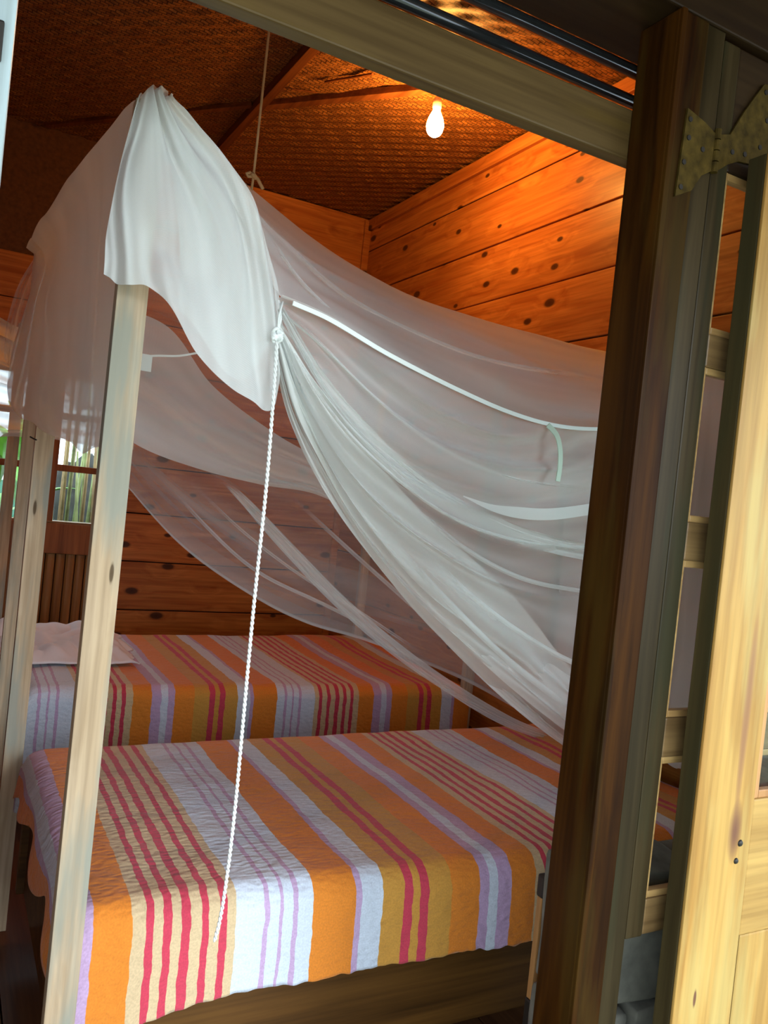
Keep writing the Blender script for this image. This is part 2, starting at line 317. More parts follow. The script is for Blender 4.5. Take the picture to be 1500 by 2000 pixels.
ORANGE, GOLD, RED, TAN, WHITE, LILAC = (.76, .225, .018), (.62, .29, .045), (.60, .045, .085), (.66, .47, .27), (.64, .68, .78), (.54, .355, .55)
STRIPES = [(.363, TAN), (.386, RED), (.400, TAN), (.421, RED), (.435, TAN), (.454, RED), (.471, TAN), (.492, RED), (.507, TAN), (.527, RED), (.542, TAN),
           (.560, WHITE), (.621, LILAC), (.629, WHITE), (.652, LILAC), (.659, WHITE), (.681, LILAC), (.692, WHITE),
           (.726, ORANGE), (.822, LILAC), (.839, WHITE), (.888, GOLD), (.941, RED), (.961, GOLD), (.979, RED), (1.001, GOLD),
           (1.062, ORANGE), (1.135, LILAC), (1.163, WHITE), (1.188, LILAC), (1.224, ORANGE)]
PERIOD = .932
def mat_spread(name):
    m, nt, nd = new_mat(name); L = nt.links.new
    out = nd('ShaderNodeOutputMaterial'); p = nd('ShaderNodeBsdfPrincipled'); L(p.outputs[0], out.inputs[0]); p.inputs['Roughness'].default_value = .9
    p.inputs['Sheen Weight'].default_value = .15
    uv = nd('ShaderNodeUVMap'); nz = nd('ShaderNodeTexNoise'); nz.inputs['Scale'].default_value = 28; nz.inputs['Detail'].default_value = 2; L(uv.outputs[0], nz.inputs['Vector'])
    sp = nd('ShaderNodeSeparateXYZ'); L(uv.outputs[0], sp.inputs[0])
    w = nd('ShaderNodeMath', operation='MULTIPLY_ADD'); L(nz.outputs[0], w.inputs[0]); w.inputs[1].default_value = .010; L(sp.outputs[0], w.inputs[2])
    a = nd('ShaderNodeMath', operation='SUBTRACT'); L(w.outputs[0], a.inputs[0]); a.inputs[1].default_value = .363 + .005
    d = nd('ShaderNodeMath', operation='DIVIDE'); L(a.outputs[0], d.inputs[0]); d.inputs[1].default_value = PERIOD
    fr = nd('ShaderNodeMath', operation='FRACT'); L(d.outputs[0], fr.inputs[0])
    r = ramp(nd, [((s - .363) / PERIOD, c) for s, c in STRIPES], 'CONSTANT'); L(fr.outputs[0], r.inputs[0])
    # woven grain
    n2 = nd('ShaderNodeTexNoise'); n2.inputs['Scale'].default_value = 260; L(uv.outputs[0], n2.inputs['Vector'])
    r2 = ramp(nd, [(.3, (.86, .86, .86)), (.7, (1.06, 1.06, 1.06))]); L(n2.outputs[0], r2.inputs[0])
    mx = nd('ShaderNodeMix', data_type='RGBA', blend_type='MULTIPLY'); mx.inputs['Factor'].default_value = 1; L(r.outputs[0], mx.inputs['A']); L(r2.outputs[0], mx.inputs['B'])
    L(mx.outputs['Result'], p.inputs['Base Color'])
    mp = nd('ShaderNodeMapping'); mp.inputs['Scale'].default_value = (55, 95, 1); mp.inputs['Rotation'].default_value = (0, 0, .25); L(uv.outputs[0], mp.inputs['Vector'])
    vo = nd('ShaderNodeTexVoronoi', feature='SMOOTH_F1'); vo.inputs['Scale'].default_value = 1.0; L(mp.outputs[0], vo.inputs['Vector'])
    b = nd('ShaderNodeBump'); b.inputs['Strength'].default_value = .55; b.inputs['Distance'].default_value = .006; L(vo.outputs['Distance'], b.inputs['Height'])
    n3 = nd('ShaderNodeTexNoise'); n3.inputs['Scale'].default_value = 14; n3.inputs['Detail'].default_value = 4; L(uv.outputs[0], n3.inputs['Vector'])
    b2 = nd('ShaderNodeBump'); b2.inputs['Strength'].default_value = .35; b2.inputs['Distance'].default_value = .02; L(n3.outputs[0], b2.inputs['Height']); L(b.outputs[0], b2.inputs['Normal'])
    L(b2.outputs[0], p.inputs['Normal'])
    return m
M['spread'] = mat_spread('striped_cotton')

def mat_mat(name):
    m, nt, nd = new_mat(name); L = nt.links.new
    out = nd('ShaderNodeOutputMaterial'); p = nd('ShaderNodeBsdfPrincipled'); L(p.outputs[0], out.inputs[0]); p.inputs['Roughness'].default_value = .55
    tc = nd('ShaderNodeTexCoord'); br = nd('ShaderNodeTexBrick'); L(tc.outputs['Object'], br.inputs['Vector']); br.inputs['Scale'].default_value = 16
    br.inputs['Color1'].default_value = (.40, .165, .038, 1); br.inputs['Color2'].default_value = (.27, .10, .022, 1); br.inputs['Mortar'].default_value = (.06, .02, .006, 1); br.inputs['Mortar Size'].default_value = .03
    nz = nd('ShaderNodeTexNoise'); nz.inputs['Scale'].default_value = 60; nz.inputs['Detail'].default_value = 5; L(tc.outputs['Object'], nz.inputs['Vector'])
    r = ramp(nd, [(.3, (.6, .6, .6)), (.7, (1.15, 1.15, 1.15))]); L(nz.outputs[0], r.inputs[0])
    mx = nd('ShaderNodeMix', data_type='RGBA', blend_type='MULTIPLY'); mx.inputs['Factor'].default_value = 1; L(br.outputs['Color'], mx.inputs['A']); L(r.outputs[0], mx.inputs['B'])
    L(mx.outputs['Result'], p.inputs['Base Color'])
    b = nd('ShaderNodeBump'); b.inputs['Strength'].default_value = .4; b.inputs['Distance'].default_value = .004; L(nz.outputs[0], b.inputs['Height']); L(b.outputs[0], p.inputs['Normal'])
    return m
M['mat'] = mat_mat('woven_mat')
M['mat_plain'] = simple('dark_bark_mat', (.10, .035, .010), .8, bump=.5, bscale=45, var=.3)

# ================================================================== STRUCTURE
XR, XL, YF, YB, ZC = 2.25, -1.1, 1.12, 4.79, 3.13
ground = structure(box('ground', (-14, -14, -.30), (14, 16, -.12), M['ground']), None)
# floor of boards
fl = structure(box('floor', (XL, YF - .15, -.10), (XR, YB, -.03), M['gap']))
x = XL
while x < XR - .01:
    x2 = min(x + .19, XR); box('board', (x + .002, YF - .15, -.03), (x2 - .002, YB, 0), M['floor'], fl, .002); x = x2
# porch roof is added further down, unseen, to shade the front
# right wall of wide boards
wr = structure(box('wall_right', (XR + .02, YF, -.05), (XR + .06, YB + .05, ZC + .05), M['gap']))
zl = [2.915 - .2745 * k for k in range(0, 11)] + [0.0]
edges = [3.105] + zl
for z1, z0 in zip(edges, edges[1:]):
    if z1 - z0 < .02: continue
    j = random.uniform(-.002, .002)
    box('plank', (XR + j, YF, z0 + .0035), (XR + .024 + j, YB, z1 - .0035), M['wall_y'], wr, .003)
tr = structure(box('trim_1', (XR - .022, YF, 3.045), (XR + .001, YB, 3.115), M['wall_y'], None, .004))
# back wall
wb = structure(box('wall_back', (.86, YB + .02, -.05), (XR + .06, YB + .06, ZC + .05), M['gap']))
bz = [3.125, 2.755, 2.48, 2.21, 1.94, 1.665, 1.393, 1.121, .845, .565, .29, 0]
for z1, z0 in zip(bz, bz[1:]):
    j = random.uniform(-.002, .002)
    box('plank', (.86, YB + j, z0 + .0035), (XR, YB + .024 + j, z1 - .0035), M['wall_x'], wb, .003)
box('corner_batten', (XR - .045, YB - .02, 0), (XR, YB, 3.11), M['wall_x'], wb, .004)
# left part of the back wall: boards above and below a window, slats at the bottom
WX0, WX1, WZ0, WZ1 = -.30, .82, 1.036, 1.86
box('lintel', (XL, YB, WZ1), (.858, YB + .05, WZ1 + .10), M['wall_x'], wb, .004)
for z0, z1 in ((1.965, 2.20), (2.205, 2.44)):
    box('plank', (XL, YB, z0), (.858, YB + .03, z1), M['wall_x'], wb, .003)
box('plank', (XL, YB, WZ0), (WX0 - .02, YB + .03, WZ1), M['wall_x'], wb, .003)
box('sill_board', (XL, YB - .015, .865), (.858, YB + .05, WZ0 - .005), M['sash'], wb, .004)
for k in range(38):
    xs = XL + .052 * k
    if xs > .80: break
    bm = bmesh.new(); n = 7
    ang = [math.pi * i / (n - 1) for i in range(n)]
    lo = [bm.verts.new((xs + .026 - .0245 * math.cos(a), YB + .02 - .018 * math.sin(a), 0)) for a in ang]
    hi = [bm.verts.new((v.co.x, v.co.y, .862)) for v in lo]
    for i in range(n - 1): bm.faces.new((lo[i], lo[i + 1], hi[i + 1], hi[i]))
    bm.faces.new(hi); bm.faces.new(lo[::-1]); bm.faces.new((lo[-1], lo[0], hi[0], hi[-1]))
    obj('slat', bm, M['bamboo'], wb)
box('backing_board', (XL, YB + .03, 0), (.858, YB + .06, .862), M['gap'], wb)
# dark mat gable above the boards
def wavy_mat(name, fn, nu, nv, mat, parent):
    bm = bmesh.new(); g = [[bm.verts.new(fn(i / nu, j / nv)) for j in range(nv + 1)] for i in range(nu + 1)]
    for i in range(nu):
        for j in range(nv): bm.faces.new((g[i][j], g[i + 1][j], g[i + 1][j + 1], g[i][j + 1]))
    return obj(name, bm, mat, parent, True)
box('backing_board', (XL, YB + .052, WZ1), (.88, YB + .062, ZC + .04), M['gap'], wb)
wavy_mat('mat_panel', lambda u, v: (XL + (.88 - XL) * u, YB + .03 + .008 * noise.noise((u * 9, v * 4, 1)), 2.44 + .70 * v), 60, 24, M['mat_plain'], wb)
# window in the back wall
wn = structure(empty('window_1', (.26, YB, WZ0)))
def frame_bar(lo, hi, nm='frame', mat=None, parent=wn): return box(nm, lo, hi, mat or M['sash'], parent, .004)
frame_bar((WX0 - .02, YB - .01, WZ0 - .005), (WX0 + .03, YB + .06, WZ1)); frame_bar((WX1 - .035, YB - .01, WZ0 - .005), (WX1 + .04, YB + .06, WZ1))
frame_bar((WX0, YB - .01, WZ1 - .04), (WX1, YB + .06, WZ1)); frame_bar((WX0, YB - .005, WZ0 - .004), (WX1, YB + .07, WZ0 + .006), 'sill', M['bead'])
for xm in (.11, .483): frame_bar((xm, YB, WZ0), (xm + .045, YB + .04, WZ1), 'muntin')
for zm in (1.317, 1.60): frame_bar((WX0, YB + .002, zm), (WX1, YB + .038, zm + .036), 'muntin')
xs = [WX0 + .03, .11, .155, .483, .528, WX1 - .035]
for a, b in ((0, 1), (2, 3), (4, 5)):
    for z0, z1 in ((WZ0, 1.317), (1.353, 1.60), (1.636, WZ1)):
        box('pane', (xs[a], YB + .018, z0), (xs[b], YB + .022, z1), M['glass'], wn)
# left wall (outside the frame, closes the room) and its boards
wl = structure(box('wall_left', (XL - .06, YF, -.05), (XL, YB + .05, ZC + .05), M['wall_y']))
# ceiling: wavy woven mats with battens
ce = structure(box('ceiling', (XL - .06, YF - .02, ZC + .03), (XR + .06, YB + .06, ZC + .06), M['gap']))
def ceil_fn(x0, x1):
    def fn(u, v):
        X = x0 + (x1 - x0) * u; Y = YF + (YB + .03 - YF) * v
        ph = noise.noise((X * 1.1, Y * 1.1, 3.0)) * 3.2
        a = math.sin((X * .62 + Y * .78) * 2 * math.pi / .072 + ph)
        b = math.sin((X * .80 - Y * .60) * 2 * math.pi / .11 + ph * 1.3)
        z = ZC + (.0036 * a + .0022 * a * b) + .012 * noise.noise((X * 1.6, Y * 1.6, 8))
        return (X, Y, z)
    return fn
wavy_mat('woven_mat', ceil_fn(1.14, XR + .01), 120, 330, M['mat'], ce)
wavy_mat('woven_mat', ceil_fn(XL, 1.14), 180, 280, M['mat'], ce)
beam_between('batten', (1.145, YF, ZC - .018), (1.12, YB, ZC - .018), .04, .045, M['batten'], ce)
beam_between('batten', (1.15, 3.74, ZC - .014), (1.68, 3.09, ZC - .014), .045, .03, M['batten'], ce)
beam_between('batten', (1.11, 3.79, ZC - .006), (.30, YB - .02, ZC - .006), .03, .02, M['batten'], ce)
beam_between('twig', (1.29, 3.36, ZC - .012), (1.42, 3.16, ZC - .014), .010, .008, M['batten'], ce)
beam_between('twig', (1.20, 3.52, ZC - .010), (1.30, 3.47, ZC - .012), .006, .006, M['batten'], ce)

# front wall above the door and outside it (mostly out of the picture, keeps the daylight out)
wf = structure(box('wall_front', (XL - .06, YF - .02, 2.27), (XR + .06, YF + .03, ZC + .06), M['wall_x']))
box('plank', (1.80, YF - .02, 0), (XR + .06, YF + .03, 2.268), M['wall_x'], wf)
box('plank', (XL - .06, YF - .02, 0), (-.62, YF + .03, 2.268), M['wall_x'], wf)
# header beam, head rail, post and threshold of the doorway
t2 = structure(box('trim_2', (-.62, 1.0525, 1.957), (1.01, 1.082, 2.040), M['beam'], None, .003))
t3 = structure(box('trim_3', (-.62, .966, 2.170), (1.80, 1.13, 2.265), M['head'], None, .003))
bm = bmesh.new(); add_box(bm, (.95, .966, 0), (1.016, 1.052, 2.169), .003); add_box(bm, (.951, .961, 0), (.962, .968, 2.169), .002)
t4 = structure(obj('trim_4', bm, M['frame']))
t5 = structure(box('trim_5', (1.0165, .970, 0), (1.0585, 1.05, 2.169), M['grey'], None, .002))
# transom rods
for z, Yr in ((2.060, 1.065), (2.110, 1.065)):
    bm = bmesh.new(); tube(bm, [(-.62, Yr, z), (1.0, Yr, z)], .0105, 14)
    r = obj('transom_rod', bm, M['rod'], None, True)
    tag(r, 'glossy black rod just above the header beam' if z < 2.09 else 'glossy black rod higher up, next to the head rail', 'rod', 'transom rods above the doorway')

# ---------------- right door leaf in the doorway plane (leaf behind)
d1 = structure(empty('door_1', (1.4, .99, .66)))
ya, yb = .972, 1.012
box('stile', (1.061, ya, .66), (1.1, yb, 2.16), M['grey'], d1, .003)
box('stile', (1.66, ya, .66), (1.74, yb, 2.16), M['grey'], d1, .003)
box('top_rail', (1.1, ya + .001, 1.955), (1.66, yb - .001, 2.16), M['head'], d1, .003)
for z0, z1, nm in ((1.628, 1.684, 'muntin'), (1.301, 1.366, 'muntin'), (.965, 1.033, 'muntin'), (.662, .723, 'bottom_rail')):
    box(nm, (1.1, ya + .001, z0), (1.66, yb - .001, z1), M['grey_x'], d1, .003)
for z0, z1 in ((.723, .965), (1.033, 1.301), (1.366, 1.628), (1.684, 1.955)):
    box('pane', (1.1, .990, z0), (1.66, .994, z1), M['glass'], d1)
    bm = bmesh.new()
    add_box(bm, (1.1005, ya + .004, z0), (1.107, .990, z1), .001)
    for zz in (z0, z1 - .012): add_box(bm, (1.107, ya + .004, zz), (1.655, .990, zz + .012), .002)
    obj('bead', bm, M['bead'], d1)
# hinge across post and leaf
hg = empty('hinge', (1.06, .965, 1.95)); hg.parent = d1; hg.matrix_parent_inverse = Matrix.Translation(-d1.location)
def plate(pts, y0, y1, nm):
    bm = bmesh.new(); a = [bm.verts.new((p[0], y0, p[1])) for p in pts]; b = [bm.verts.new((p[0], y1, p[1])) for p in pts]
    bm.faces.new(a); bm.faces.new(b[::-1])
    for i in range(len(pts)): bm.faces.new((a[i], b[i], b[(i + 1) % len(pts)], a[(i + 1) % len(pts)]))
    bmesh.ops.recalc_face_normals(bm, faces=bm.faces)
    return obj(nm, bm, M['brass'], hg)
plate([(.978, 1.878), (1.012, 1.896), (1.030, 1.925), (1.051, 1.938), (1.051, 2.000), (1.026, 2.010), (.985, 2.020)], .962, .966, 'leaf_plate')
plate([(1.0655, 1.942), (1.092, 1.962), (1.118, 1.975), (1.20, 1.985), (1.20, 2.125), (1.160, 2.118), (1.120, 2.06), (1.092, 2.012), (1.0655, 2.004)], .967, .971, 'leaf_plate')
bm = bmesh.new()
for k in range(4): tube(bm, [(1.058, .963, 1.938 + k * .018), (1.058, .963, 1.954 + k * .018)], .006, 10)
obj('knuckle', bm, M['brass'], hg)
for sx, sz in ((.992, 2.004), (.993, 1.975), (1.026, 1.966), (.988, 1.935), (.987, 1.895)):
    bm = bmesh.new(); tube(bm, [(sx, .9625, sz), (sx, .9605, sz)], .0042, 10); obj('screw', bm, M['iron'], hg)
for sx, sz in ((1.10, 1.985), (1.130, 1.99), (1.165, 2.012), (1.175, 2.06), (1.165, 2.105)):
    bm = bmesh.new(); tube(bm, [(sx, .9675, sz), (sx, .9655, sz)], .0042, 10); obj('screw', bm, M['iron'], hg)
# ---------------- bright leaf folded in front of it
d2 = structure(empty('door_2', (1.4, .93, 0)))
yf, yk = .912, .952
bm = bmesh.new(); add_box(bm, (1.1245, yf, .02), (1.268, yf + .006, 1.975), .002); obj('stile', bm, M['pine'], d2)
box('stile_edge', (1.124, yf + .0062, .02), (1.268, yk, 1.975), M['edge'], d2, .002)
box('stile', (1.62, yf, .02), (1.74, yk, 1.975), M['pine'], d2, .003)
box('lock_rail', (1.268, yf + .001, .665), (1.62, yk, .903), M['pine_x'], d2, .003)
box('top_rail', (1.268, yf + .001, 1.88), (1.62, yk, 1.975), M['pine_x'], d2, .003)
box('bottom_rail', (1.268, yf + .001, .02), (1.62, yk, .20), M['pine_x'], d2, .003)
box('panel', (1.281, yf + .008, .205), (1.61, yk - .01, .660), M['pine'], d2, .004)
box('panel_backing', (1.268, yf + .02, .20), (1.62, yk - .004, .665), M['edge'], d2)
box('pane', (1.268, .930, .903), (1.62, .934, 1.88), M['glass'], d2)
box('bead', (1.2685, yf + .004, .903), (1.282, .930, 1.88), M['bead_z'], d2, .002)
box('bead', (1.282, yf + .004, .903), (1.62, .930, .917), M['bead_z'], d2, .002)
for bx, bz_, r in ((1.243, .83, .0062), (1.237, .80, .0055)):
    bm = bmesh.new(); lathe(bm, [(0, .003), (r * .7, .0024), (r, 0), (r, -.002), (0, -.002)], (0, 0, 0), 12)
    for v in bm.verts: v.co = Vector((bx + v.co.x, yf - v.co.z, bz_ + v.co.y))
    bmesh.ops.recalc_face_normals(bm, faces=bm.faces)
    obj('bolt_head', bm, M['iron'], d2, True)
# left leaf folded open, only its edge is in the picture
d3 = structure(empty('door_3', (-.3, .93, 0)))
box('stile', (-.13, .91, .02), (.022, .95, 1.975), M['skylit_blue'], d3, .004)
box('stile', (-.60, .91, .02), (-.48, .95, 1.975), M['skylit_blue'], d3, .004)
box('panel', (-.48, .92, .02), (-.13, .94, 1.975), M['skylit_blue'], d3)
box('latch', (-.02, .9065, 1.735), (.012, .911, 1.775), M['iron'], d3, .002)
# stone base at the right of the doorway
pl = structure(empty('trim_6', (1.3, 1.1, 0)))
random.seed(11)
for (x0, x1, z0, z1) in ((1.03, 1.30, .50, .745), (1.30, 1.80, .46, .735), (1.03, 1.16, .30, .495), (1.165, 1.40, .28, .495), (1.03, 1.26, .02, .295), (1.265, 1.6, .02, .275), (1.41, 1.80, .285, .455)):
    bm = bmesh.new(); add_box(bm, (x0 + .006, 1.03, z0), (x1 - .006, 1.16, z1 - .008), .014)
    bmesh.ops.subdivide_edges(bm, edges=bm.edges[:], cuts=2, use_grid_fill=True)
    for v in bm.verts: v.co += Vector((0, 1, 1)) * .008 * noise.noise(v.co * 14)
    obj('stone', bm, M['stone'], pl, True)
structure(box('threshold_1', (-.62, .96, -.04), (1.03, 1.14, .015), M['floor'], None, .004)).name = 'trim_7'
# porch roof added out of view to darken the top of the front
structure(box('added_shade_roof', (-3.0, -.95, 2.46), (3.2, 1.16, 2.52), M['batten'], None, 0, Matrix.Rotation(math.radians(8), 3, 'X'), (0, 1.1, 2.52)))

# slim bolt bar on the inner side of the post
bb = thing('door_bolt', (1.077, 1.2, .4), 'slim upright bar with dark metal ends on the inner edge of the brown door post', 'bolt')
box('bar', (1.068, 1.192, .424), (1.081, 1.206, .622), M['bamboo'], bb, .002)
box('keep', (1.066, 1.188, .622), (1.084, 1.208, .665), M['iron'], bb, .004); box('keep', (1.066, 1.188, .36), (1.084, 1.208, .424), M['iron'], bb, .004)

# ================================================================== BEDS
def make_bed(name, loc, label, posts, y0, y1, x0, x1, ztop, rail_z, group):
    t = thing(name, loc, label, 'bed', group)
    for i, (px, py, zt) in enumerate(posts):
        p = box('canopy_post', (px - .0255, py - .015, 0), (px + .0255, py + .015, zt), M['post'], t, .0015)
        if i == 1:
            bm = bmesh.new(); q = atY(62, 858, py - .016); tube(bm, [q + Vector((.012, .001, .0)), q + Vector((.004, -.010, .002)), q + Vector((-.006, -.018, .006))], .0022, 8); obj('nail', bm, M['iron'], p)
    box('side_rail', (x0 + .02, y0 + .085, rail_z[0]), (x1, y0 + .115, rail_z[1]), M['rail'], t, .003)
    box('side_rail', (x0 + .02, y1 - .065, rail_z[0]), (x1, y1 - .035, rail_z[1]), M['rail'], t, .003)
    box('end_rail', (x0 + .04, y0 + .116, rail_z[0]), (x0 + .07, y1 - .066, rail_z[1]), M['rail'], t, .003)
    box('end_rail', (x1 - .03, y0 + .116, rail_z[0]), (x1, y1 - .066, rail_z[1]), M['rail'], t, .003)
    box('bed_base', (x0 + .07, y0 + .116, rail_z[1] - .05), (x1 - .03, y1 - .066, rail_z[1] - .03), M['rail'], t)
    box('mattress', (x0 + .10, y0 + .118, rail_z[1] - .028), (x1 - .09, y1 - .06, ztop - .045), M['mattress'], t, .03)
    return t
near_posts = [(.249, 1.452, 1.972), (.236, 2.525, 1.985), (2.15, 1.46, 1.99), (2.15, 2.52, 2.0)]
far_posts = [(.240, 3.06, 1.985), (.258, 4.20, 1.985), (2.16, 3.06, 1.985), (2.16, 4.20, 1.985)]
make_bed('bed', (1.2, 2.0, 0), 'nearer four-post bed of raw pine posts, front post crossing the striped cover', near_posts, 1.46, 2.50, .25, 2.12, .55, (.14, .37), 'four-post beds')
make_bed('bed', (1.2, 3.6, 0), 'farther four-post bed of raw pine posts, by the window wall', far_posts, 3.06, 4.17, .30, 2.13, .55, (.14, .37), 'four-post beds')

def spread(name, label, X0, X1, y_front, y_back, ztop, hem_z, left_drop, s_of_x, y_skew=0.0, seed=0, corner_dip=0.0, z_bump=None, nx=330, right_drop=0.0, s_sign=1.0, front_pull=.6):
    """cloth: hem -> front face -> rounded fold -> top -> far edge, small drops at the ends"""
    prof = []
    r = .055
    def path(d):        # distance from the front fold outwards -> (y, z)
        pass
    hemlen = ztop - r - hem_z
    n1, n2, n3, n4 = 24, 12, 90, 14
    for i in range(n1): prof.append((y_front, hem_z + hemlen * i / n1))
    for i in range(n2): a = math.pi / 2 * i / n2; prof.append((y_front + r - r * math.cos(a), ztop - r + r * math.sin(a)))
    for i in range(n3): prof.append((y_front + r + (y_back - y_front - 2 * r) * i / n3, ztop))
    for i in range(n4): a = math.pi / 2 * i / (n4 - 1); prof.append((y_back - r + r * math.sin(a), ztop - r + r * math.cos(a)))
    prof.append((y_back, ztop - .20))
    d = [0]
    for a, b in zip(prof, prof[1:]): d.append(d[-1] + math.dist(a, b))
    bm = bmesh.new(); uvl = bm.loops.layers.uv.new('UVMap')
    L = X1 - X0; ex = .055
    cols = []; svals = []
    nd_ = 10
    for i in range(-nd_, nx + 1):
        t = max(0, i) / nx; X = X0 + L * t
        dd = left_drop * (-i / nd_) if i < 0 else 0.0; svals.append(s_of_x(X) - dd * s_sign)
        row = []
        eL = max(0, 1 - (X - X0) / ex); eR = max(0, 1 - (X1 - X) / ex)
        for j, (y, z) in enumerate(prof):
            w = min(1, max(0, (y - y_front) / (y_back - y_front)))
            yy = y + y_skew * (1 - w) * (1 - t)
            zz = z; xx = X + (.03 if False else 0)
            top = min(1, max(0, (z - hem_z) / (ztop - hem_z)))
            k = 1 - math.sqrt(max(0, 1 - eL * eL)); zz -= k * .035 * top
            if i < 0:
                q = dd / left_drop; zz -= dd * (.75 + .55 * noise.noise((y * 5, seed, 2))) * top; xx -= (.006 + .020 * q * (.5 + noise.noise((y * 6, seed, 3))))
                yy += (1 - top) * front_pull * dd
            if i == nx: zz -= right_drop * top
            k = 1 - math.sqrt(max(0, 1 - eR * eR)); zz -= k * .06 * top
            # body: soft undulation, waves at the hem
            zz += .010 * top * noise.noise((X * 2.2, y * 2.2, seed)) + .004 * noise.noise((X * 9, y * 9, seed + 5))
            front = max(0, 1 - (y - y_front) / .06)
            lowf = (1 - top) * front
            yy += front * (.012 * noise.noise((X * 5.0, z * 2, seed + 9)) * (.3 + lowf)) - .012 * lowf
            zz += lowf * .006 * noise.noise((X * 40, 0, seed + 4)) + lowf * .012 * noise.noise((X * 6, 0, seed + 4))
            if front > 0: zz -= corner_dip * max(0, 1 - (X - X0) / .25) * lowf
            if z_bump: zz += z_bump(X, w) * top
            row.append(bm.verts.new((xx, yy, zz)))
        cols.append(row)
    for i in range(len(cols) - 1):
        for j in range(len(prof) - 1):
            f = bm.faces.new((cols[i][j], cols[i + 1][j], cols[i + 1][j + 1], cols[i][j + 1]))
            for lp, (a, b) in zip(f.loops, ((i, j), (i + 1, j), (i + 1, j + 1), (i, j + 1))):
                lp[uvl].uv = (svals[a], d[b])
    o = obj(name, bm, M['spread'], None, True)
    tag(o, label, 'bedspread', 'striped bedspreads')
    sm = o.modifiers.new('thick', 'SOLIDIFY'); sm.thickness = .004; sm.offset = -1
    return o
spread('bedspread', 'orange, white and red striped bedspread on the nearer bed, bottom of the photo', .262, 2.14, 1.472, 2.492, .55, .347, .11, lambda X: X - .014, .05, 3, .075)
spread('bedspread', 'striped bedspread on the farther bed, white cloth lying on its left end', .315, 2.17, 3.04, 4.17,   .55, .12, .10, lambda X: 1.98 - X, .08, 21, .0, lambda X, w: .02 * math.exp(-((w - .85) / .2) ** 2) * math.exp(-((X - 1.9) / .4) ** 2), s_sign=-1.0)

# rumpled white sheet at the far bed's left end
bm = bmesh.new(); g = []
for i in range(90):
    row = []
    for j in range(70):
        u, v = i / 89, j / 69
        X = .19 + u * (.58 + .06 * noise.noise((v * 5, 0, 1)) + .04 * noise.noise((v * 14, 0, 1))); Y = 3.42 + v * .66 + .03 * noise.noise((u * 6, 3, 1))
        e = min(u, 1 - u, v, 1 - v); h = min(1, e * 9)
        z = .570 + h * (.034 + .040 * noise.noise((X * 7, Y * 7, 2)) + .034 * abs(noise.noise((X * 13, Y * 9, 5))) + .03 * max(0, v - .5))
        row.append(bm.verts.new((X, Y, z)))
    g.append(row)
for i in range(89):
    for j in range(69): bm.faces.new((g[i][j], g[i + 1][j], g[i + 1][j + 1], g[i][j + 1]))
sh = tag(obj('folded_sheet', bm, M['sheet'], None, True), 'rumpled white sheet lying on the left end of the farther bed', 'sheet')
sh.modifiers.new('thick', 'SOLIDIFY').thickness = .006

